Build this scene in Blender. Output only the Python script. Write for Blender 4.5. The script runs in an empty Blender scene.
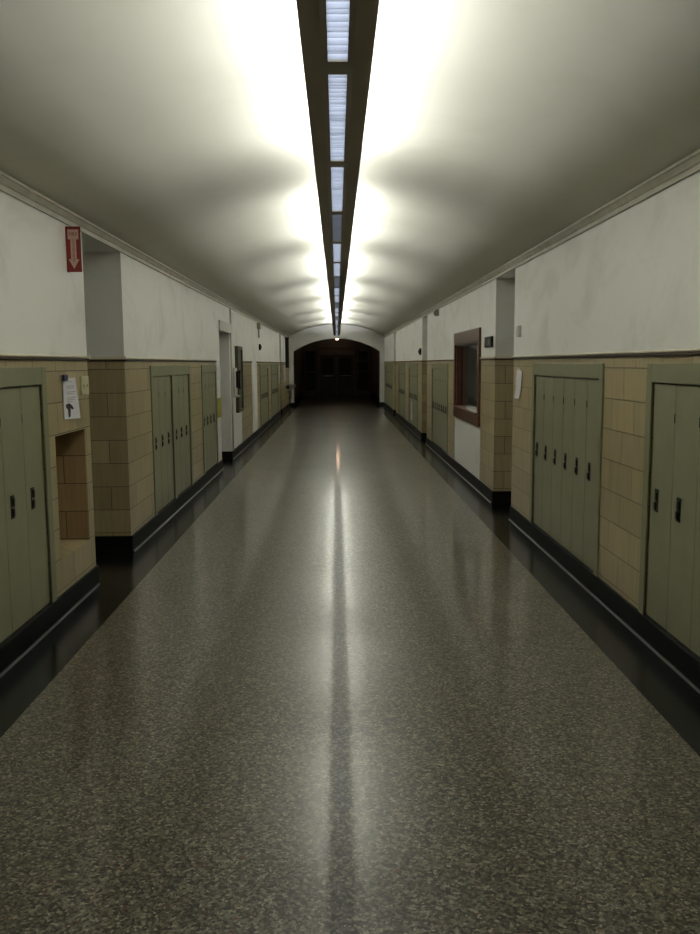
import bpy, bmesh, math, random
from mathutils import Vector, Matrix
random.seed(7)
C = bpy.context.scene.collection
scene = bpy.context.scene
PI = math.pi

# ---------------------------------------------------------------- camera
F_PX, PITCH, YAW, ROLL, EYE = 838.5, 0.1231, 0.0151, -0.0061, 1.65
cam_d = bpy.data.cameras.new('camera'); cam = bpy.data.objects.new('camera', cam_d); C.objects.link(cam)
cam_d.sensor_fit = 'HORIZONTAL'; cam_d.sensor_width = 36.0; cam_d.lens = F_PX / 700 * 36.0
cam_d.clip_start = 0.05; cam_d.clip_end = 200
fw = Vector((math.sin(YAW)*math.cos(PITCH), math.cos(YAW)*math.cos(PITCH), -math.sin(PITCH)))
rt = Vector((math.cos(YAW), -math.sin(YAW), 0)); up = rt.cross(fw)
r2 = math.cos(ROLL)*rt + math.sin(ROLL)*up; u2 = -math.sin(ROLL)*rt + math.cos(ROLL)*up
M = Matrix((( r2.x, u2.x, -fw.x), (r2.y, u2.y, -fw.y), (r2.z, u2.z, -fw.z))).to_4x4()
M.translation = Vector((0, 0, EYE)); cam.matrix_world = M
scene.camera = cam

# ---------------------------------------------------------------- world and exposure
w = bpy.data.worlds.new('world'); scene.world = w; w.use_nodes = True
w.node_tree.nodes['Background'].inputs[0].default_value = (0, 0, 0, 1)
w.node_tree.nodes['Background'].inputs[1].default_value = 0
scene.view_settings.view_transform = 'Standard'; scene.view_settings.look = 'None'
scene.view_settings.gamma = 1; scene.view_settings.use_curve_mapping = False
scene.view_settings.exposure = 0.0
TUBE_W = 19.0          # watts of each lit up-light tube
LENS_E = 6.0

# ---------------------------------------------------------------- dimensions
XW = 1.83; YB = -5.0; YE = 32.5; TH = 0.62
ZB = 0.146; ZD = 1.684; ZCAP = 1.718; ZC = 2.598; ZV = 2.68; ZCR = 3.14; ZFR = 1.61
XB = 1.513

# ---------------------------------------------------------------- helpers
def srgb(r, g, b):
    f = lambda c: (c/255/12.92) if c/255 <= .04045 else ((c/255+.055)/1.055)**2.4
    return (f(r), f(g), f(b), 1)

def box(bm, x0, x1, y0, y1, z0, z1, mi=0):
    x0, x1 = min(x0, x1), max(x0, x1); y0, y1 = min(y0, y1), max(y0, y1); z0, z1 = min(z0, z1), max(z0, z1)
    v = [bm.verts.new(p) for p in ((x0,y0,z0),(x1,y0,z0),(x1,y1,z0),(x0,y1,z0),(x0,y0,z1),(x1,y0,z1),(x1,y1,z1),(x0,y1,z1))]
    for f in ((3,2,1,0),(4,5,6,7),(0,1,5,4),(1,2,6,5),(2,3,7,6),(3,0,4,7)):
        fc = bm.faces.new([v[i] for i in f]); fc.material_index = mi

def prism(bm, pts, axis, a, b, mi=0):
    """closed outline pts (2D) swept along an axis from a to b; axis 'y': pts=(x,z); axis 'x': pts=(y,z); 'z': pts=(x,y)"""
    def P(p, t):
        return {'y': (p[0], t, p[1]), 'x': (t, p[0], p[1]), 'z': (p[0], p[1], t)}[axis]
    A = [bm.verts.new(P(p, a)) for p in pts]; B = [bm.verts.new(P(p, b)) for p in pts]
    n = len(pts); fs = [bm.faces.new(A), bm.faces.new(B[::-1])]
    for i in range(n): fs.append(bm.faces.new((A[i], B[i], B[(i+1) % n], A[(i+1) % n])))
    for f in fs: f.material_index = mi
    bmesh.ops.recalc_face_normals(bm, faces=fs)

def tube(bm, p0, p1, r, seg=16, r1=None, mi=0):
    p0, p1 = Vector(p0), Vector(p1); d = (p1-p0).normalized(); r1 = r if r1 is None else r1
    a = d.orthogonal().normalized(); b = d.cross(a)
    A = [bm.verts.new(p0 + r*(math.cos(2*PI*i/seg)*a + math.sin(2*PI*i/seg)*b)) for i in range(seg)]
    B = [bm.verts.new(p1 + r1*(math.cos(2*PI*i/seg)*a + math.sin(2*PI*i/seg)*b)) for i in range(seg)]
    fs = [bm.faces.new(A[::-1]), bm.faces.new(B)]
    for i in range(seg):
        f = bm.faces.new((A[i], A[(i+1) % seg], B[(i+1) % seg], B[i])); f.smooth = True; fs.append(f)
    for f in fs: f.material_index = mi

def lathe(bm, prof, seg=24, mi=0, c=(0,0,0)):
    rings = []
    for r, z in prof:
        rings.append([bm.verts.new((c[0]+r*math.cos(2*PI*i/seg), c[1]+r*math.sin(2*PI*i/seg), c[2]+z)) for i in range(seg)])
    for k in range(len(rings)-1):
        for i in range(seg):
            f = bm.faces.new((rings[k][i], rings[k][(i+1) % seg], rings[k+1][(i+1) % seg], rings[k+1][i])); f.smooth = True; f.material_index = mi
    bm.faces.new(rings[0][::-1]).material_index = mi; bm.faces.new(rings[-1]).material_index = mi

def obj(name, bm, mats, parent=None, loc=None, bevel=0, rz=0):
    me = bpy.data.meshes.new(name); bm.to_mesh(me); bm.free()
    o = bpy.data.objects.new(name, me); C.objects.link(o)
    for m in (mats if isinstance(mats, (list, tuple)) else [mats]): me.materials.append(m)
    if parent: o.parent = parent
    if loc: o.location = loc
    if rz: o.rotation_euler = (0, 0, rz)
    if bevel:
        md = o.modifiers.new('bevel', 'BEVEL'); md.width = bevel; md.segments = 2; md.limit_method = 'ANGLE'; md.angle_limit = math.radians(40)
    return o

def tag(o, label, cat, group=None):
    o['label'] = label; o['category'] = cat
    if group: o['group'] = group
    return o

def thing(name, label, cat, loc=(0,0,0), rz=0, group=None):
    o = bpy.data.objects.new(name, None); C.objects.link(o); o.empty_display_size = .1
    o.location = loc; o.rotation_euler = (0, 0, rz)
    return tag(o, label, cat, group)

def struct(name, bm, mats, **k):
    o = obj(name, bm, mats, **k)
    if not k.get('parent'): o['kind'] = 'structure'
    return o

def dup(o, parent=None):
    c = o.copy(); C.objects.link(c)
    if parent: c.parent = parent
    for ch in list(o.children): dup(ch, c)
    return c

def text_bm(s, size, M4, mi=0, bm=None, extrude=.0006):
    cu = bpy.data.curves.new('lettering', 'FONT'); cu.body = s; cu.size = size; cu.align_x = 'CENTER'; cu.align_y = 'CENTER'; cu.extrude = extrude
    to = bpy.data.objects.new('lettering', cu); C.objects.link(to)
    bpy.context.view_layer.update()
    me = bpy.data.meshes.new_from_object(to.evaluated_get(bpy.context.evaluated_depsgraph_get()))
    me.transform(M4)
    bpy.data.objects.remove(to); bpy.data.curves.remove(cu)
    bm = bm or bmesh.new(); n = len(bm.faces); bm.from_mesh(me); bm.faces.ensure_lookup_table()
    for f in bm.faces[n:]: f.material_index = mi
    bpy.data.meshes.remove(me)
    return bm

# ---------------------------------------------------------------- materials
def mat(name, col, rough=.6, metal=0, emis=None, es=0, spec=.5, coat=0):
    m = bpy.data.materials.new(name); m.use_nodes = True; b = m.node_tree.nodes['Principled BSDF']
    b.inputs['Base Color'].default_value = col; b.inputs['Roughness'].default_value = rough; b.inputs['Metallic'].default_value = metal
    b.inputs['Specular IOR Level'].default_value = spec
    if coat: b.inputs['Coat Weight'].default_value = coat; b.inputs['Coat Roughness'].default_value = .095
    if emis: b.inputs['Emission Color'].default_value = emis; b.inputs['Emission Strength'].default_value = es
    return m

def N(m, t, **k):
    n = m.node_tree.nodes.new(t)
    for a, v in k.items():
        if a in n.inputs: n.inputs[a].default_value = v
        else: setattr(n, a, v)
    return n
def L(m, a, ao, b, bi): m.node_tree.links.new(a.outputs[ao], b.inputs[bi])
def coords(m, scale=(1,1,1)):
    t = N(m, 'ShaderNodeNewGeometry'); mp = N(m, 'ShaderNodeMapping'); mp.inputs['Scale'].default_value = scale
    L(m, t, 'Position', mp, 'Vector'); return mp
def ramp(m, stops):
    r = N(m, 'ShaderNodeValToRGB'); e = r.color_ramp.elements
    while len(e) < len(stops): e.new(.5)
    for i, (p, c) in enumerate(stops): e[i].position = p; e[i].color = c
    return r
def mottled(name, c0, c1, scale, rough, sc=(1,1,1), bump=0, bscale=60, lo=.35, hi=.7, spec=.5, detail=5, rrange=None, objspace=False):
    m = mat(name, c0, rough, spec=spec); b = m.node_tree.nodes['Principled BSDF']
    mp = coords(m, sc)
    if objspace:
        t = N(m, 'ShaderNodeTexCoord'); L(m, t, 'Object', mp, 'Vector')
    n = N(m, 'ShaderNodeTexNoise', Scale=scale, Detail=detail); L(m, mp, 'Vector', n, 'Vector')
    r = ramp(m, [(lo, c0), (hi, c1)]); L(m, n, 'Fac', r, 'Fac'); L(m, r, 'Color', b, 'Base Color')
    if rrange:
        mr = N(m, 'ShaderNodeMapRange'); mr.inputs['To Min'].default_value = rrange[0]; mr.inputs['To Max'].default_value = rrange[1]
        L(m, n, 'Fac', mr, 'Value'); L(m, mr, 'Result', b, 'Roughness')
    if bump:
        n2 = N(m, 'ShaderNodeTexNoise', Scale=bscale, Detail=3); L(m, mp, 'Vector', n2, 'Vector')
        bu = N(m, 'ShaderNodeBump'); bu.inputs['Strength'].default_value = bump; bu.inputs['Distance'].default_value = .01
        L(m, n2, 'Fac', bu, 'Height'); L(m, bu, 'Normal', b, 'Normal')
    return m

def plaster_mat(name, base, stain, stain_amt):
    m = mat(name, base, .55); b = m.node_tree.nodes['Principled BSDF']
    mp = coords(m, (1, .8, 1.1))
    n = N(m, 'ShaderNodeTexNoise', Scale=1.6, Detail=7, Roughness=.62, Distortion=.8); L(m, mp, 'Vector', n, 'Vector')
    r = ramp(m, [(.5, (0,0,0,1)), (.78, (stain_amt,)*3+(1,))]); L(m, n, 'Fac', r, 'Fac')
    mx = N(m, 'ShaderNodeMix', data_type='RGBA'); mx.inputs[6].default_value = base; mx.inputs[7].default_value = stain
    L(m, r, 'Color', mx, 0); L(m, mx, 2, b, 'Base Color')
    n2 = N(m, 'ShaderNodeTexNoise', Scale=45, Detail=4); L(m, mp, 'Vector', n2, 'Vector')
    bu = N(m, 'ShaderNodeBump'); bu.inputs['Strength'].default_value = .15; bu.inputs['Distance'].default_value = .004
    L(m, n2, 'Fac', bu, 'Height'); L(m, bu, 'Normal', b, 'Normal')
    return m

def tile_mat(name, c0, c1, mortar):
    m = mat(name, c0, .32); b = m.node_tree.nodes['Principled BSDF']
    g = N(m, 'ShaderNodeNewGeometry'); s = N(m, 'ShaderNodeSeparateXYZ'); L(m, g, 'Position', s, 'Vector')
    a = N(m, 'ShaderNodeMath', operation='ADD'); L(m, s, 'X', a, 0); L(m, s, 'Y', a, 1)
    z = N(m, 'ShaderNodeMath', operation='SUBTRACT'); L(m, s, 'Z', z, 0); z.inputs[1].default_value = ZFR - .205*7 
    cb = N(m, 'ShaderNodeCombineXYZ'); L(m, a, 'Value', cb, 'X'); L(m, z, 'Value', cb, 'Y')
    br = N(m, 'ShaderNodeTexBrick', Scale=1.0); br.offset = .5; br.squash = 1
    br.inputs['Brick Width'].default_value = .41; br.inputs['Row Height'].default_value = .205
    br.inputs['Mortar Size'].default_value = .0035; br.inputs['Mortar Smooth'].default_value = .2; br.inputs['Bias'].default_value = 0
    br.inputs['Color1'].default_value = c0; br.inputs['Color2'].default_value = c1; br.inputs['Mortar'].default_value = mortar
    L(m, cb, 'Vector', br, 'Vector')
    # fine upright combing of the glaze
    mp = N(m, 'ShaderNodeMapping'); mp.inputs['Scale'].default_value = (38, 2.2, 1); L(m, cb, 'Vector', mp, 'Vector')
    n = N(m, 'ShaderNodeTexNoise', Scale=1.0, Detail=3); L(m, mp, 'Vector', n, 'Vector')
    mr = N(m, 'ShaderNodeMapRange'); mr.inputs['From Min'].default_value = .3; mr.inputs['From Max'].default_value = .7; mr.inputs['To Min'].default_value = .86; mr.inputs['To Max'].default_value = 1.08
    L(m, n, 'Fac', mr, 'Value')
    hs = N(m, 'ShaderNodeHueSaturation'); L(m, br, 'Color', hs, 'Color'); L(m, mr, 'Result', hs, 'Value'); L(m, hs, 'Color', b, 'Base Color')
    bu = N(m, 'ShaderNodeBump', invert=True); bu.inputs['Strength'].default_value = .6; bu.inputs['Distance'].default_value = .004
    L(m, br, 'Fac', bu, 'Height'); L(m, bu, 'Normal', b, 'Normal')
    return m

def terrazzo_mat():
    m = mat('terrazzo', (.2,.2,.2,1), .16, spec=.3, coat=.55); b = m.node_tree.nodes['Principled BSDF']
    mp = coords(m)
    nw = N(m, 'ShaderNodeTexNoise', Scale=60, Detail=2); L(m, mp, 'Vector', nw, 'Vector')
    mx0 = N(m, 'ShaderNodeMix', data_type='RGBA'); mx0.inputs[0].default_value = .012; L(m, mp, 'Vector', mx0, 6); L(m, nw, 'Color', mx0, 7)
    v = N(m, 'ShaderNodeTexVoronoi', Scale=105.0); L(m, mx0, 2, v, 'Vector')
    s = N(m, 'ShaderNodeSeparateColor'); L(m, v, 'Color', s, 'Color')
    r = ramp(m, [(0, srgb(56,51,42)), (.22, srgb(82,77,64)), (.45, srgb(106,100,84)), (.68, srgb(130,124,105)), (.9, srgb(160,154,134)), (.985, srgb(112,72,58))])
    r.color_ramp.interpolation = 'CONSTANT'; L(m, s, 'Red', r, 'Fac')
    n2 = N(m, 'ShaderNodeTexNoise', Scale=160, Detail=2); L(m, mp, 'Vector', n2, 'Vector')
    r2_ = ramp(m, [(.38, (.52,.52,.52,1)), (.62, (1,1,1,1))]); L(m, n2, 'Fac', r2_, 'Fac')
    mm = N(m, 'ShaderNodeMix', data_type='RGBA', blend_type='MULTIPLY'); mm.inputs[0].default_value = 1; L(m, r, 'Color', mm, 6); L(m, r2_, 'Color', mm, 7)
    L(m, mm, 2, b, 'Base Color')
    nb = N(m, 'ShaderNodeTexNoise', Scale=1.1, Detail=2); L(m, mp, 'Vector', nb, 'Vector')
    bu = N(m, 'ShaderNodeBump'); bu.inputs['Strength'].default_value = .06; bu.inputs['Distance'].default_value = .01
    L(m, nb, 'Fac', bu, 'Height'); L(m, bu, 'Normal', b, 'Normal')
    nr = N(m, 'ShaderNodeTexNoise', Scale=.7, Detail=3); L(m, mp, 'Vector', nr, 'Vector')
    mr = N(m, 'ShaderNodeMapRange'); mr.inputs['To Min'].default_value = .28; mr.inputs['To Max'].default_value = .36
    L(m, nr, 'Fac', mr, 'Value'); L(m, mr, 'Result', b, 'Roughness')
    return m

M_ceil = plaster_mat('ceiling_paint', srgb(204,201,186), srgb(190,185,166), .4)
M_plas = plaster_mat('wall_paint', srgb(224,223,219), srgb(176,175,168), .55)
M_corn = mottled('cornice_paint', srgb(176,172,156), srgb(158,153,138), 8, .5)
M_white = mottled('white_paint', srgb(196,196,188), srgb(180,180,172), 3, .45)
M_tile = tile_mat('glazed_tile', srgb(174,159,122), srgb(156,142,108), srgb(88,78,58))
M_niche = tile_mat('brown_tile', srgb(164,140,104), srgb(146,122,88), srgb(84,66,46))
M_cap = mottled('cap_tile', srgb(222,214,192), srgb(206,198,174), 6, .3)
M_cap_shade = mottled('painted_cap_shade', srgb(54,38,22), srgb(44,31,18), 9, .5)  # dark brown stands in for the shade on the cap's rounded underside
M_cove = mat('polished_black_cove', srgb(24,25,24), .34, spec=.18)
M_base = mottled('black_base', srgb(12,13,12), srgb(8,9,8), 12, .55, bump=.05, spec=.2)
M_terr = terrazzo_mat()
M_border = mottled('black_terrazzo', srgb(18,19,17), srgb(28,29,26), 90, .2, rrange=(.14, .24), spec=.2)
M_green = mottled('locker_green', srgb(137,136,110), srgb(129,129,104), 5, .42, objspace=True)
M_green_f = mottled('frame_green', srgb(131,132,104), srgb(123,125,99), 4, .4)
M_black = mat('black_metal', srgb(14,14,13), .5, spec=.3)
M_steel = mat('dull_steel', srgb(150,148,140), .35, metal=1)
M_wood = mottled('red_brown_wood', srgb(98,58,42), srgb(66,36,26), 5, .35, sc=(3,.5,3), lo=.3, hi=.75)
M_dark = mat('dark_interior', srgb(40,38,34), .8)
M_housing = mottled('bronze_enamel', srgb(150,142,122), srgb(142,134,116), 4, .5)
M_inner = mat('white_enamel', srgb(225,225,220), .5)
M_lens = mat('lit_lens', srgb(210,215,225), .4, emis=(.76,.84,1,1), es=LENS_E)
M_lens_off = mat('dim_lens', srgb(190,192,196), .4, emis=(.76,.84,1,1), es=LENS_E*.2)
M_tube_on = mat('lit_tube', (1,1,1,1), .4, emis=(.93,1,.95,1), es=9)
M_tube_off = mat('dim_tube', srgb(220,220,216), .4, emis=(.93,1,.95,1), es=2)
M_blade = mat('grey_enamel', srgb(150,152,156), .5)
M_red = mat('red_plastic', srgb(128,24,24), .4)
M_signwhite = mat('sign_white', srgb(200,168,154), .5)
M_paper = mottled('paper', srgb(214,214,220), srgb(204,204,210), 4, .7)
M_ink = mat('black_ink', srgb(28,28,34), .7)
M_pink = mat('faded_text', srgb(172,150,164), .7)
M_cream = mat('cream_card', srgb(196,192,160), .6)
M_yellow = mat('yellow_card', srgb(150,140,44), .6)
M_navy = mat('blue_clip', srgb(40,44,74), .4)
M_greygreen = mat('grey_green_frame', srgb(72,76,58), .5)
M_bulb = mat('warm_bulb', (1,.7,.5,1), .4, emis=(1,.62,.4,1), es=12)
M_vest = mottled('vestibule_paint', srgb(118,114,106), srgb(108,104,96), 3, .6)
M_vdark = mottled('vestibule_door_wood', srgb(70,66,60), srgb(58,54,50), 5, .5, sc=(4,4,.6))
def glass_mat():
    m = mat('dark_glass', (.02,.02,.02,1), .03); b = m.node_tree.nodes['Principled BSDF']
    b.inputs['Transmission Weight'].default_value = 1; b.inputs['Base Color'].default_value = (.75,.78,.76,1); b.inputs['IOR'].default_value = 1.5
    return m
M_glass = glass_mat()

# ================================================================ STRUCTURE
# floor: speckled field, black borders, black alcove floors
bm = bmesh.new()
box(bm, -XB, XB, YB, 44, -.1, 0, 0)
for s in (-1, 1): box(bm, s*XB, s*(XW+TH+.1), YB, 44, -.1, 0, 1)
struct('floor', bm, [M_terr, M_border])

# vaulted ceiling
def arc(hw, z0, z1, n=40):
    R = (hw*hw + (z1-z0)**2) / (2*(z1-z0)); cz = z1 - R; a = math.asin(hw/R)
    return [(R*math.sin(-a + 2*a*i/n), cz + R*math.cos(-a + 2*a*i/n)) for i in range(n+1)]
bm = bmesh.new()
inner = arc(XW-.02, ZV, ZCR)
pts = inner + [(XW+.05, ZV), (XW+.05, ZCR+.12), (-XW-.05, ZCR+.12), (-XW-.05, ZV)]
prism(bm, pts, 'y', YB, YE)
for f in bm.faces:
    if abs(f.normal.y) < .5 and f.normal.z < -.3: f.smooth = True
struct('ceiling', bm, M_ceil)

# rear end wall behind the camera
bm = bmesh.new(); box(bm, -XW-TH, XW+TH, YB-.15, YB, 0, ZCR+.15); struct('wall_back', bm, M_plas)

# far wall with the low arch
bm = bmesh.new()
ar = arc(1.665, 2.105, 2.6, 30)
pts = [(-XW, 0), (-XW, ZCR+.12), (XW, ZCR+.12), (XW, 0), (1.665, 0)] + ar[::-1] + [(-1.665, 0)]
prism(bm, pts, 'y', YE+.001, YE+.45)
struct('wall_front', bm, M_plas)

# side walls as runs of cells.  s=-1 left, s=+1 right
LEFT = [('tile',YB,3.89),('bank',3.89,5.31),('niche',5.31,6.23),('alc',6.23,7.32,ZC),('tile',7.32,8.30),('bank',8.30,10.51),
        ('tile',10.51,11.42),('bank',11.42,12.80),('white',12.80,13.25),('alc',13.25,14.49,2.17),('white',14.49,16.15),('tile',16.15,18.24),
        ('white',18.24,19.38),('tile',19.38,20.10),('bank',20.10,22.50),('tile',22.50,23.50),('bank',23.50,26.25),('tile',26.25,27.20),
        ('alc',27.20,27.90,ZC),('tile',27.90,YE)]
RIGHT = [('tile',YB,3.50),('bank',3.50,4.92),('tile',4.92,5.74),('bank',5.74,7.82),('tile',7.82,8.71),('alc',8.71,9.73,ZC),('tile',9.73,10.68),
         ('window',10.68,12.98),('tile',12.98,13.81),('bank',13.81,16.14),('tile',16.14,17.06),('alc',17.06,18.06,ZC),('tile',18.06,18.95),
         ('bank',18.95,21.31),('tile',21.31,22.50),('bank',22.50,24.80),('tile',24.80,26.0),('alc',26.0,26.9,ZC),('tile',26.9,27.6),
         ('bank',27.6,31.5),('tile',31.5,YE)]
NI = (5.45, 6.10, .37, 1.19)      # niche opening
WI = (10.79, 12.87, .98, 1.91)    # glazed opening
def build_wall(s, cells, name):
    bm = bmesh.new(); xi, xo = s*XW, s*(XW+TH)
    for c in cells:
        k, a, b = c[:3]
        if k == 'alc':
            box(bm, s*(XW+.5), xo, a, b, 0, c[3], 0)
            box(bm, xi, xo, a, b, c[3], ZV, 0); continue
        if k == 'window':
            box(bm, xi, xo, a, b, WI[3], ZV, 0); box(bm, xi, xo, a, b, 0, WI[2], 0)
            box(bm, xi, xo, a, WI[0], WI[2], WI[3], 0); box(bm, xi, xo, WI[1], b, WI[2], WI[3], 0)
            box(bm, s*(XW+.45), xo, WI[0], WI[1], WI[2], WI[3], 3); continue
        box(bm, xi, xo, a, b, ZD, ZV, 0)
        if k == 'tile': box(bm, xi, xo, a, b, 0, ZD, 1)
        elif k == 'white': box(bm, xi, xo, a, b, 0, ZD, 0)
        elif k == 'niche':
            box(bm, xi, xo, a, b, NI[3], ZD, 1); box(bm, xi, xo, a, b, 0, NI[2], 1)
            box(bm, xi, xo, a, NI[0], NI[2], NI[3], 1); box(bm, xi, xo, NI[1], b, NI[2], NI[3], 1)
            box(bm, s*(XW+.22), xo, NI[0], NI[1], NI[2], NI[3], 2)
        elif k == 'bank':
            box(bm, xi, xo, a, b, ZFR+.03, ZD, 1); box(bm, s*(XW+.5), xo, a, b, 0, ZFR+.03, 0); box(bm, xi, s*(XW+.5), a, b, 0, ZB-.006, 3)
    struct(name, bm, [M_plas, M_tile, M_niche, M_dark])
build_wall(-1, LEFT, 'wall_left'); build_wall(1, RIGHT, 'wall_right')
# niche cheek lining (brown glazed) and pale sill
bm = bmesh.new()
box(bm, -XW-.004, -XW-.219, NI[1]-.006, NI[1]-.0005, NI[2], NI[3]); box(bm, -XW-.004, -XW-.219, NI[0]+.0005, NI[0]+.006, NI[2], NI[3])
struct('trim_1', bm, M_niche)

def runs(cells, skip):
    out = []
    for c in cells:
        if c[0] in skip: continue
        if out and abs(out[-1][1]-c[1]) < 1e-6: out[-1][1] = c[2]
        else: out.append([c[1], c[2]])
    return out
# black coved base: along the walls and round into the alcoves
def base_profile(s, x=XW):
    q = [(0,0),(.028,0),(.0245,.003),(.020,.007),(.0165,.012),(.015,.02),(.015,ZB-.008),(.011,ZB-.001),(0,ZB)]
    return [(s*(x-d), z) for d, z in q]
for s, cells, nm in ((-1, LEFT, 'baseboard_left'), (1, RIGHT, 'baseboard_right')):
    bm = bmesh.new()
    for a, b in runs(cells, ('alc',)): prism(bm, base_profile(s), 'y', a, b)
    for c in cells:
        if c[0] == 'alc':
            box(bm, s*(XW-.012), s*(XW+.49), c[2]-.015, c[2]-.001, 0, ZB); box(bm, s*(XW-.012), s*(XW+.49), c[1]+.001, c[1]+.015, 0, ZB)
    if True:
        box(bm, s*1.665, s*XW, YE-.015, YE, 0, ZB); box(bm, s*1.65, s*1.665, YE-.015, YE+.45, 0, ZB)
    for f in bm.faces:
        if f.calc_center_median().z < .010 and abs(f.normal.y) < .5: f.material_index = 1
    struct(nm, bm, [M_base, M_cove])
# dado cap plus brown strip painting its underside shade, wrapped round the alcove jambs
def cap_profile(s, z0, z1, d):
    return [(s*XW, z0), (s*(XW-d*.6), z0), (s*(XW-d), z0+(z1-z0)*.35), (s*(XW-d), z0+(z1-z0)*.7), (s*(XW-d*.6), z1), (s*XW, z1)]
n = 2
for s, cells in ((-1, LEFT), (1, RIGHT)):
    skip = ('alc', 'window', 'white')
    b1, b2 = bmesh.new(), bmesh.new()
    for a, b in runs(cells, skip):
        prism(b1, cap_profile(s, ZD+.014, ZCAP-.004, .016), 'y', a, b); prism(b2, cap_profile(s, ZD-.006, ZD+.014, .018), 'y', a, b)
    for i, c in enumerate(cells):
        if c[0] == 'alc' and c[3] == ZC:
            for y0, y1, e in ((c[2]-.018, c[2], 1), (c[1], c[1]+.018, 0)):
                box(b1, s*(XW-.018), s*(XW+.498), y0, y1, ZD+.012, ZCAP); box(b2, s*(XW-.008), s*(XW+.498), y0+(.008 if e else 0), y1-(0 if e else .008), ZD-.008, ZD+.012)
    struct('trim_%d' % n, b1, M_cap); struct('trim_%d' % (n+1), b2, M_cap_shade); n += 2
# cornice
for s in (-1, 1):
    bm = bmesh.new()
    q = [(0,ZC),(.014,ZC),(.014,ZC+.03),(.02,ZC+.036),(.026,ZC+.05),(.034,ZC+.066),(.042,ZC+.07),(.042,ZV+.004),(0,ZV+.004)]
    prism(bm, [(s*(XW-d), z) for d, z in q], 'y', YB, YE)
    struct('trim_%d' % n, bm, M_corn); n += 1
# header box over the low opening on the left
bm = bmesh.new(); box(bm, -XW-.02, -XW+.03, 13.22, 14.52, 2.17, 2.33); struct('trim_%d' % n, bm, M_white, bevel=.004); n += 1
# upright conduit between header and cornice
bm = bmesh.new(); tube(bm, (-XW+.018, 14.6, .15), (-XW+.018, 14.6, ZC), .016, 10); tag(obj('conduit', bm, M_white), 'thin white upright conduit beside the low left doorway', 'pipe')

# doors at the back of the alcoves
def alcove_door(k, s, a, b, ztop):
    bm = bmesh.new(); x = XW+.5; w = min(.95, b-a-.06); m = (a+b)/2; h = 2.1
    box(bm, s*(x-.035), s*(x-.001), m-w/2+.04, m+w/2-.04, .005, h-.05)
    d = struct('door_%d' % k, bm, M_vdark, bevel=.003)
    bm = bmesh.new()
    for y0, y1, z0, z1 in ((m-w/2, m-w/2+.04, 0, h), (m+w/2-.04, m+w/2, 0, h), (m-w/2+.04, m+w/2-.04, h-.045, h)):
        box(bm, s*(x-.05), s*(x-.001), y0, y1, z0, z1)
    obj('door_frame', bm, M_wood, d)
    bm = bmesh.new(); box(bm, s*(x-.038), s*(x-.035), m-.2, m+.2, 1.2, 1.9); obj('door_glass', bm, M_black, d)
    bm = bmesh.new(); yk = m-w/2+.11
    tube(bm, (s*(x-.035), yk, 1.02), (s*(x-.075), yk, 1.02), .011, 12); tube(bm, (s*(x-.075), yk, 1.02), (s*(x-.1), yk, 1.02), .027, 16, .02)
    obj('door_knob', bm, M_steel, d)
k = 1
for s, cells in ((-1, LEFT), (1, RIGHT)):
    for c in cells:
        if c[0] == 'alc': alcove_door(k, s, c[1], c[2], c[3]); k += 1

# glazed opening with heavy wooden casing on the right
bm = bmesh.new(); x = XW-.03
y0, y1, z0, z1 = 10.68, 12.98, .83, 2.09
box(bm, x, XW+.001, y0, y1, WI[3]-.001, z1); box(bm, x, XW+.001, y0, y1, z0, WI[2])
box(bm, x, XW+.001, y0, WI[0], WI[2], WI[3]); box(bm, x, XW+.001, WI[1], y1, WI[2], WI[3])
t = .02; d = .10
box(bm, XW, XW+d, WI[0], WI[0]+t, WI[2], WI[3]); box(bm, XW, XW+d, WI[1]-t, WI[1], WI[2], WI[3])
box(bm, XW, XW+d, WI[0]+t, WI[1]-t, WI[3]-t, WI[3]); box(bm, XW-.045, XW+d, WI[0]+t, WI[1]-t, WI[2], WI[2]+t)
wn = struct('window_1', bm, M_wood, bevel=.004)
bm = bmesh.new(); box(bm, XW+.075, XW+.081, WI[0]+t, WI[1]-t, WI[2]+t, WI[3]-t); obj('window_pane', bm, M_glass, wn)

# ---------------------------------------------------------------- vestibule beyond the arch
VY0, VY1, VX, VZ = YE+.45, 43.0, 1.78, 3.02
for s, nm in ((-1, 'wall_vestibule_left'), (1, 'wall_vestibule_right')):
    bm = bmesh.new(); box(bm, s*VX, s*(VX+.2), VY0, VY1, 0, VZ+.1); struct(nm, bm, M_vest)
    bm = bmesh.new(); box(bm, s*(VX-.015), s*VX, VY0, VY1, 0, .2); struct('baseboard_vestibule_' + nm.split('_')[-1], bm, M_base)
bm = bmesh.new(); box(bm, -VX-.2, VX+.2, VY1, VY1+.15, 0, VZ+.1); struct('wall_vestibule_far', bm, M_vest)
bm = bmesh.new(); box(bm, -VX, VX, VY0, VY1, VZ, VZ+.1); struct('ceiling_vestibule', bm, M_vest)
# double door with transom
kd = k
def leaf(xa, xb, num):
    bm = bmesh.new(); y = VY1-.05
    box(bm, xa, xa+.12, y, y+.045, .01, 2.05); box(bm, xb-.12, xb, y, y+.045, .01, 2.05)
    box(bm, xa+.12, xb-.12, y, y+.045, .01, .9); box(bm, xa+.12, xb-.12, y, y+.045, 1.92, 2.05)
    d = struct('door_%d' % num, bm, M_vdark, bevel=.003)
    bm = bmesh.new(); box(bm, xa+.12, xb-.12, y+.015, y+.025, .9, 1.92); obj('door_glass', bm, M_black, d)
    bm = bmesh.new(); box(bm, xa+.14, xb-.14, y-.06, y-.035, 1.0, 1.04)
    for xx in (xa+.15, xb-.17): box(bm, xx, xx+.02, y-.06, y, 1.0, 1.04)
    obj('push_bar', bm, M_steel, d)
leaf(-.86, -.03, k); leaf(.03, .86, k+1)
bm = bmesh.new(); y = VY1-.09
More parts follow.
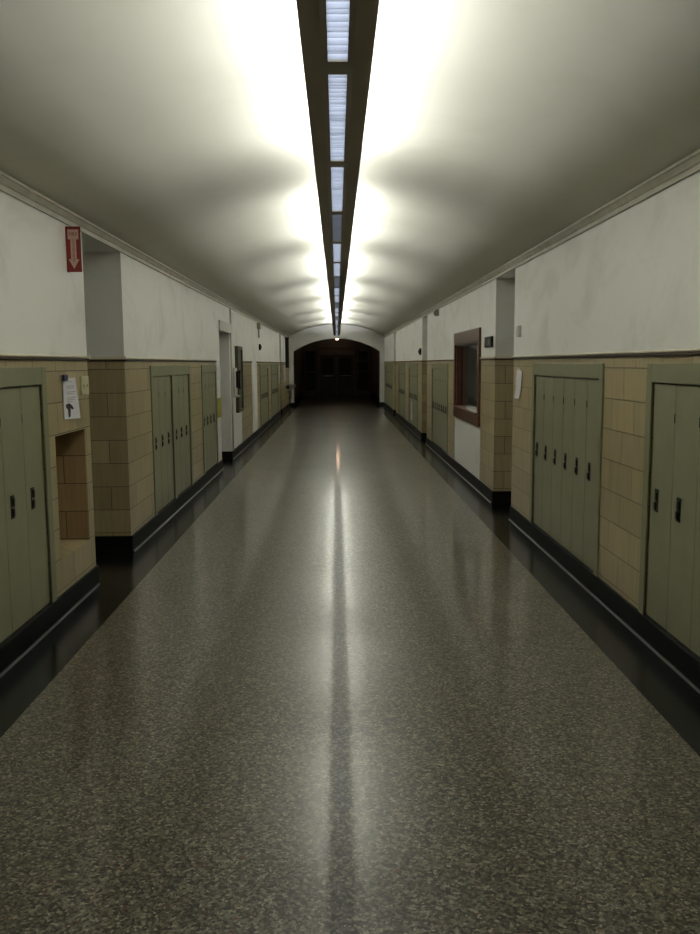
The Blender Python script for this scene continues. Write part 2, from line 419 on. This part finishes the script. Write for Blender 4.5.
box(bm, -.95, -.87, y, VY1-.001, 0, 2.5); box(bm, .87, .95, y, VY1-.001, 0, 2.5); box(bm, -.87, .87, y, VY1-.001, 2.07, 2.17); box(bm, -.87, .87, y, VY1-.001, 2.42, 2.5); box(bm, -.025, .025, y, VY1-.001, 0, 2.42)
struct('trim_%d' % n, bm, M_vest); n += 1
def display_case(x, label, panes):
    t = thing('display_case', label, 'display case', (x, VY1-.001, .22), 0)
    bm = bmesh.new(); w, h, dd = .62, 2.1, .12
    box(bm, -w/2, -w/2+.06, -dd, 0, 0, h); box(bm, w/2-.06, w/2, -dd, 0, 0, h)
    for z in [0, .98, h-.06] + panes: box(bm, -w/2+.06, w/2-.06, -dd, 0, z, z+.06)
    obj('frame', bm, M_vest, t, bevel=.004)
    bm = bmesh.new(); box(bm, -w/2+.06, w/2-.06, -.03, -.004, .06, h-.06); obj('back_panel', bm, M_black, t)
    return t
display_case(-1.33, 'dark framed glass case left of the double doors in the vestibule', [])
display_case(1.33, 'dark framed glass case with a middle shelf right of the vestibule doors', [1.5])

# ================================================================ LIGHTS
# long row of suspended troughs: closed sides, slotted floor, tube facing the vault
FP = 1.433; FZ = 2.68; HWF = .122; SL = .034
def make_light(lit, k):
    t = thing('trough_light', '', 'ceiling light', (0, 0, FZ), 0, 'suspended trough lights in one long row')
    bm = bmesh.new(); l = FP-.001
    prof_l = [(-SL, 0), (-SL, .006), (-HWF+.008, .03), (-HWF+.008, .103), (-HWF, .103), (-HWF, .022), (-.055, 0)]
    prism(bm, prof_l, 'y', 0, l); prism(bm, [(-x, z) for x, z in prof_l], 'y', 0, l)
    box(bm, -SL, SL, 0, .065, 0, .008); box(bm, -SL, SL, l-.065, l, 0, .008)
    obj('housing', bm, M_housing, t)
    bm = bmesh.new(); box(bm, -SL-.004, SL+.004, .06, l-.06, .034, .038); obj('lens', bm, M_lens if lit else M_lens_off, t)
    bm = bmesh.new(); nb = 28; y0, y1 = .065, l-.065
    for i in range(1, nb):
        y = y0 + (y1-y0)*i/nb + random.uniform(-.009,.009); box(bm, -SL, SL, y-.0012, y+.0012, random.uniform(.003,.012), .031)
    box(bm, -SL-.002, -SL, y0, y1, .006, .034); box(bm, SL, SL+.002, y0, y1, .006, .034)
    box(bm, -SL, SL, y0-.002, y0, .008, .034); box(bm, -SL, SL, y1, y1+.002, .008, .034)
    obj('louver', bm, M_blade, t)
    bm = bmesh.new(); tube(bm, (0, .1, .075), (0, l-.1, .075), .013, 10); obj('lamp_tube', bm, M_tube_on if lit else M_tube_off, t)
    bm = bmesh.new(); tube(bm, (0, l/2, .038), (0, l/2, ZCR-FZ), .007, 8); tube(bm, (0, l/2, ZCR-FZ-.02), (0, l/2, ZCR-FZ+.004), .05, 16); obj('stem', bm, M_housing, t)
    return t
on = make_light(True, 0); off = make_light(False, 0)
used = {True: False, False: False}
DIM = {2: .42, 5: .42, 8: .45, 11: .5, 14: .5, 17: .5}
ords = ['nearest','second','third','fourth','fifth','sixth','seventh','eighth','ninth','tenth','eleventh','twelfth','thirteenth','fourteenth','fifteenth','sixteenth','seventeenth','eighteenth','nineteenth','twentieth','twenty-first','twenty-second','twenty-third']
KMIN, KMAX = -2, 19
for i in range(KMIN, KMAX+1):
    lit = i not in DIM
    src = on if lit else off
    o = dup(src) if used[lit] else src
    used[lit] = True
    y = 3.10 + FP*i; o.location = (.012, y, FZ)
    vis = i+1
    if i < -1: o['label'] = 'brown trough ceiling light behind the viewpoint, its slot glowing'
    else: o['label'] = '%s trough light of the overhead row, brown housing, %s slot' % (ords[vis], 'glowing' if lit else 'dull')
    for side in (-1, 1):
        ld = bpy.data.lights.new('tube_glow', 'AREA'); ld.shape = 'RECTANGLE'; ld.size = .05; ld.size_y = 1.3
        ld.energy = .5*TUBE_W*DIM.get(i, 1); ld.color = (.97, 1, .985)
        lo = bpy.data.objects.new('tube_glow', ld); C.objects.link(lo); lo.parent = o
        lo.location = (side*.028, FP/2, .088); lo.rotation_euler = (0, PI-side*math.radians(37), 0)

def ceiling_lamp(x, y, z, label, es):
    t = thing('ceiling_lamp', label, 'lamp', (x, y, z), 0)
    bm = bmesh.new(); h = VZ - z
    lathe(bm, [(.0, -.001+.06), (.07, .06), (.07, .075), (.02, .1), (.012, h-.02), (.06, h-.015), (.06, h), (.0, h)][1:-1], 20); obj('stem', bm, M_steel, t)
    bm = bmesh.new(); bmesh.ops.create_uvsphere(bm, u_segments=20, v_segments=12, radius=.068)
    for f in bm.faces: f.smooth = True
    obj('globe', bm, M_bulb, t)
ceiling_lamp(.03, 38.0, 2.76, 'small glowing orange lamp seen just under the crown of the arch', 1)
ceiling_lamp(.03, 41.8, 2.92, 'second orange lamp deeper in the dark vestibule, hidden above the arch line', 1)

# ================================================================ LOCKERS
DW = .315; ZL0, ZL1 = ZB+.006, 1.525
proto = thing('locker', '', 'locker', (0, 0, ZB), 0)
def make_locker():
    # local: front faces -X, +Y is the left-hand side seen from the front; origin at wall face
    h = ZL1-ZB
    bm = bmesh.new(); box(bm, .034, .42, -.1565, .1565, .0, h+.05); obj('body', bm, M_green, proto)
    bm = bmesh.new(); box(bm, .006, .033, -.156, .156, .006, h); door = obj('door', bm, M_green, proto, bevel=.004)
    bm = bmesh.new(); hy, hz = .058, .855-ZB
    box(bm, .003, .007, hy-.027, hy+.027, hz-.066, hz+.066)
    box(bm, -.004, .004, hy-.020, hy+.006, hz+.004, hz+.05); box(bm, -.006, .004, hy-.010, hy+.018, hz-.052, hz-.012)
    hd = obj('handle', bm, M_black, door, bevel=.002)
    bm = bmesh.new(); tube(bm, (-.004, hy+.014, hz+.0), (.004, hy+.014, hz), .006, 10); obj('keyhole', bm, M_steel, door)
    for z in (1.34,):
        bm = bmesh.new(); tube(bm, (.006, -.1545, z-.025-ZB), (.006, -.1545, z+.025-ZB), .003, 8); obj('hinge', bm, M_black, door)
make_locker(); first = [True]
ordn = ['first','second','third','fourth','fifth','sixth','seventh','eighth','ninth','tenth','eleventh','twelfth']
def bank(s, a, b, n, desc, mull=0):
    fr = thing('metal_surround', 'olive green metal surround of ' + desc, 'surround', (s*XW, (a+b)/2, ZB), 0, 'locker bank frames')
    hw = (b-a)/2; x0, x1 = -s*.012, -s*.0005; j = .08; hz = ZL1-ZB
    bm = bmesh.new(); box(bm, x0, x1, -hw, -hw+j, 0, ZFR+.03-ZB); obj('jamb', bm, M_green_f, fr, bevel=.003)
    bm = bmesh.new(); box(bm, x0, x1, hw-j, hw, 0, ZFR+.03-ZB); obj('jamb', bm, M_green_f, fr, bevel=.003)
    bm = bmesh.new(); box(bm, x0, x1, -hw+j, hw-j, hz+.006, ZFR+.03-ZB); obj('header', bm, M_green_f, fr, bevel=.003)
    gap = mull; w = (b-a-2*j-gap)/n
    if mull:
        bm = bmesh.new(); box(bm, x0, x1, -mull/2, mull/2, 0, hz+.006); obj('mullion', bm, M_green_f, fr, bevel=.003)
    for i in range(n):
        if first[0]: o = proto; first[0] = False
        else: o = dup(proto)
        o.location = (s*XW, a+j+w*(i+.5)+(gap if i >= n/2 else 0), ZB); o.rotation_euler = (0, 0, PI if s < 0 else 0)
        o.scale = (1, w/DW, 1)
        o['label'] = 'green locker, %s, in %s' % (('only' if n == 1 else ordn[i] + ' nearest'), desc)
        o['group'] = 'lockers in ' + desc
bank(-1, 3.89, 5.31, 4, 'the left bank nearest the viewer')
bank(-1, 8.30, 10.51, 6, 'the left bank beyond the alcove', .13)
bank(-1, 11.42, 12.80, 4, 'the short left bank before the yellow notice')
bank(-1, 20.10, 22.50, 7, 'the left bank past the white pilaster')
bank(-1, 23.50, 26.25, 8, 'the farthest left bank')
bank(1, 3.50, 4.92, 4, 'the right bank nearest the viewer')
bank(1, 5.74, 7.82, 6, 'the six-door right bank before the alcove')
bank(1, 13.81, 16.14, 7, 'the right bank just past the glazed opening')
bank(1, 18.95, 21.31, 7, 'the right bank past the second alcove')
bank(1, 22.50, 24.80, 7, 'the next-to-last right bank, before the far alcove')
bank(1, 27.6, 31.5, 12, 'the farthest right bank beside the arch')

# ================================================================ SMALL THINGS ON THE WALLS
# red arrow sign standing out square from the left wall
t = thing('arrow_sign', 'red sign with white down arrow projecting from left wall above the notice', 'sign', (-XW, 5.86, 2.278))
W, Hh = .102, .302
bm = bmesh.new(); box(bm, 0, W, -.002, .002, 0, Hh); box(bm, 0, .003, .002, .05, 0, Hh); obj('panel', bm, M_red, t, bevel=.0008)
bm = bmesh.new()
cx = W/2; yy0, yy1 = -.0035, -.0021
prism(bm, [(cx-.036, Hh-.02), (cx-.036, Hh-.085), (cx-.019, Hh-.085), (cx-.019, .085), (cx-.036, .085), (cx, .022), (cx+.036, .085), (cx+.019, .085), (cx+.019, Hh-.085), (cx+.036, Hh-.085), (cx+.036, Hh-.02)], 'y', yy0, yy1)
obj('arrow', bm, M_signwhite, t)
R = Matrix.Translation((cx, yy0-.0006, Hh-.052)) @ Matrix.Rotation(PI/2, 4, 'X')
bm = text_bm('FIRE', .032, R)
R = Matrix.Translation((cx, yy0-.0006, Hh/2-.01)) @ Matrix.Rotation(PI/2, 4, 'X') @ Matrix.Rotation(-PI/2, 4, 'Z')
bm = text_bm('EXTINGUISHER', .022, R, bm=bm)
obj('lettering', bm, M_red, t)

def wall_quad(s, pts, off, th, name, m, parent=None, oy=0, oz=0):
    """pts (y,z) outline in wall plane, standing off the wall"""
    bm = bmesh.new(); prism(bm, [(y-oy, z-oz) for y, z in pts], 'x', -s*(off), -s*(off+th)); return obj(name, bm, m, parent)
# paper notice under the sign
t = thing('paper_notice', 'white printed notice with black picture clipped above the wall niche', 'notice', (-XW, 5.78, 1.28))
P = [(5.64, 1.562), (5.90, 1.562), (5.985, 1.275), (5.63, 1.29)]
wall_quad(-1, P, .006, .003, 'sheet', M_paper, t, 5.78, 1.28)
wall_quad(-1, [(5.62,1.585),(5.70,1.585),(5.70,1.545),(5.62,1.545)], .009, .014, 'clip', M_navy, t, 5.78, 1.28)
bm = bmesh.new()
for i, (z, wd) in enumerate(((1.535,.12),(1.505,.17),(1.492,.16),(1.465,.19),(1.452,.15),(1.425,.19),(1.412,.17),(1.398,.12))):
    box(bm, .0092, .0100, 5.70-5.78, 5.70+wd-5.78, z-1.28, z+.005-1.28)
obj('print', bm, M_pink, t)
bm = bmesh.new()
prism(bm, [(y-5.78, z-1.28) for y, z in ((5.67,1.385),(5.74,1.392),(5.80,1.375),(5.84,1.35),(5.80,1.345),(5.77,1.36),(5.76,1.30),(5.72,1.296),(5.71,1.35),(5.675,1.365))], 'x', .0092, .0100)
obj('picture', bm, M_ink, t)
# cream plate beside it
bm = bmesh.new(); box(bm, 0, .012, -.085, .085, 0, .135)
for q in (-.04, .04): box(bm, .012, .02, q-.006, q+.006, .055, .08)
tag(obj('wall_plate', bm, M_cream, loc=(-XW, 6.12, 1.435), bevel=.002), 'small cream plate on the tiles between notice and alcove edge', 'plate')

# right side: curling paper on the tiles beyond the six-door bank
t = thing('paper_notice', 'narrow white paper strip taped to the tiles between alcove and lockers', 'notice', (XW, 8.4, 1.29))
bm = bmesh.new(); nseg = 8
for i in range(nseg):
    def pt(j): f = j/nseg; return (-.006-.018*f*f-.004*math.sin(f*6), 1.575-.285*f-1.29, .06*f)
    a, b = pt(i), pt(i+1)
    vs = [bm.verts.new(p) for p in ((a[0], -.14+a[2], a[1]), (a[0], .10+a[2], a[1]), (b[0], .10+b[2], b[1]), (b[0], -.14+b[2], b[1]))]
    bm.faces.new(vs)
bmesh.ops.remove_doubles(bm, verts=bm.verts, dist=1e-5)
sh = obj('sheet', bm, M_paper, t); sd = sh.modifiers.new('solid', 'SOLIDIFY'); sd.thickness = .0015
bm = bmesh.new(); box(bm, -.010, -.003, -.05, .0, .27, .297); obj('tape', bm, M_cream, t)
# small switch box above it
bm = bmesh.new(); box(bm, -.03, 0, -.05, .05, 0, .11); box(bm, -.036, -.03, -.03, .03, .02, .09)
tag(obj('thermostat', bm, M_white, loc=(XW, 8.42, 1.9), bevel=.003), 'small pale box on white wall right of the first right alcove', 'thermostat')
# dark plaque
t = thing('room_plaque', 'black plaque on white wall between glazed opening and alcove', 'sign', (XW, 10.07, 1.83))
bm = bmesh.new(); box(bm, -.03, 0, -.22, .22, 0, .125); obj('board', bm, M_black, t, bevel=.008)
bm = bmesh.new(); box(bm, -.034, -.03, -.18, -.03, .03, .095); obj('number_plate', bm, M_greygreen, t)
# little sensor below cornice, right
bm = bmesh.new(); box(bm, -.07, 0, -.07, .07, 0, .11); box(bm, -.09, -.07, -.04, .04, .02, .08)
tag(obj('sensor_box', bm, M_corn, loc=(XW, 15.2, 2.48), bevel=.004), 'small grey box on the right wall just below the cornice', 'sensor')
def black_box(s, y, z, label):
    bm = bmesh.new(); box(bm, 0, -s*.04, -.07, .07, 0, .14); 
    t = thing('alarm_box', label, 'alarm', (s*XW, y, z)); obj('case', bm, M_black, t, bevel=.006)
    bm = bmesh.new(); lathe(bm, [(.001,0),(.035,.0),(.03,.02),(.001,.022)], 16); bm.transform(Matrix.Rotation(-s*PI/2, 4, 'Y')); obj('horn', bm, M_ink, t, loc=(-s*.04, 0, .07))
black_box(1, 18.3, 1.82, 'small black box on the right wall just beyond second alcove')
black_box(-1, 20.05, 1.97, 'small black box on the left wall above the far lockers')
# bump below cornice, left
bm = bmesh.new(); box(bm, 0, .08, -.12, .12, 0, .14); box(bm, .02, .05, -.02, .02, -.2, 0)
tag(obj('junction_box', bm, M_corn, loc=(-XW, 19.7, 2.45), bevel=.004), 'grey junction box on left wall just under cornice', 'junction box')
# white and yellow notices by the low opening
bm = bmesh.new(); box(bm, .001, .012, -.2, .2, 0, .2); tag(obj('paper_notice', bm, M_paper, loc=(-XW, 13.02, 1.40), bevel=.001), 'white card above the yellow notice beside the low left doorway', 'notice')
bm = bmesh.new(); box(bm, .001, .014, -.2, .2, 0, .30); tag(obj('yellow_notice', bm, M_yellow, loc=(-XW, 13.02, .83), bevel=.001), 'tall yellow notice on white strip beside the low left doorway', 'notice')
# telephone on white wall and tall grey-green board
t = thing('wall_phone', 'white wall telephone with black handset beyond the low left doorway', 'telephone', (-XW, 14.95, 1.10))
bm = bmesh.new(); box(bm, 0, .05, -.22, .18, 0, .48); obj('backboard', bm, M_white, t, bevel=.005)
bm = bmesh.new(); box(bm, .05, .09, -.02, .1, .13, .42); tube(bm, (.1, .04, .14), (.1, .04, .41), .018, 10); tube(bm, (.085, .04, .14), (.125, .04, .14), .03, 12); tube(bm, (.085, .04, .41), (.125, .04, .41), .03, 12)
obj('handset', bm, M_black, t)
bm = bmesh.new(); box(bm, 0, .1, -.22, .18, -.03, 0); obj('shelf', bm, M_white, t)
t = thing('notice_board', 'tall narrow grey-green board behind the wall telephone', 'board', (-XW, 15.62, .77))
bm = bmesh.new()
for a in ((-.38,-.32,0,1.2),(.32,.38,0,1.2),(-.32,.32,0,.06),(-.32,.32,1.14,1.2)): box(bm, 0, .06, *a)
obj('frame', bm, M_greygreen, t, bevel=.004)
bm = bmesh.new(); box(bm, 0, .03, -.32, .32, .06, 1.14); obj('board', bm, M_greygreen, t)
# far left: papers, dark banner, drinking fountain
bm = bmesh.new(); box(bm, .001, .012, -.22, .22, 0, .55); tag(obj('paper_notice', bm, M_paper, loc=(-XW, 26.8, 1.05)), 'white poster on the tiles past the farthest left lockers', 'poster')
bm = bmesh.new(); box(bm, .001, .012, -.3, .3, 0, .6); tag(obj('paper_notice', bm, M_paper, loc=(-XW, 29.7, 1.0)), 'white poster on the tiles nearest below the dark banner', 'poster')
t = thing('dark_banner', 'tall narrow black banner hanging out from the left wall near the arch', 'banner', (-XW, 29.9, 1.5))
bm = bmesh.new(); box(bm, .02, .15, -.01, .01, 0, 1.05); obj('cloth', bm, M_black, t)
bm = bmesh.new(); tube(bm, (.001, 0, 1.06), (.17, 0, 1.06), .012, 8); obj('rod', bm, M_black, t)
bm = bmesh.new(); lathe(bm, [(.02,0),(.06,.02),(.07,.07),(.05,.12),(.02,.13)], 16); box(bm, -.08, 0, -.03, .03, .04, .09)
tag(obj('bell', bm, M_black, loc=(-XW+.08, 30.3, .75)), 'small round black bell on the left wall below the banner', 'bell')
t = thing('drinking_fountain', 'grey drinking fountain with pipes on left wall beside the arch', 'drinking fountain', (-XW, 31.7, .15))
bm = bmesh.new(); prism(bm, [(0,.5),(.1,.5),(.28,.62),(.3,.72),(0,.72)], 'y', -.2, .2); obj('basin', bm, M_steel, t, bevel=.01)
bm = bmesh.new(); tube(bm, (.06,-.05,0), (.06,-.05,.5), .025, 10); tube(bm, (.0,.1,.2), (.1,.1,.2), .02, 10); tube(bm, (.1,.1,.2), (.1,.1,.5), .02, 10); obj('pipe', bm, M_steel, t)
bm = bmesh.new(); tube(bm, (.1,0,.72), (.1,0,.77), .012, 8); tube(bm, (.1,0,.77), (.16,0,.79), .008, 8); obj('spout', bm, M_steel, t)
# white sheets low on the lockers past the second right alcove
bm = bmesh.new(); prism(bm, [(-.22,0),(-.02,0),(-.02,.46),(-.12,.46)], 'x', -.006, -.010); prism(bm, [(.02,0),(.22,0),(.12,.46),(.02,.46)], 'x', -.006, -.010)
tag(obj('paper_sheet', bm, M_paper, loc=(XW, 20.5, .26)), 'pale slit sheet low on the lockers past the second right alcove', 'paper')
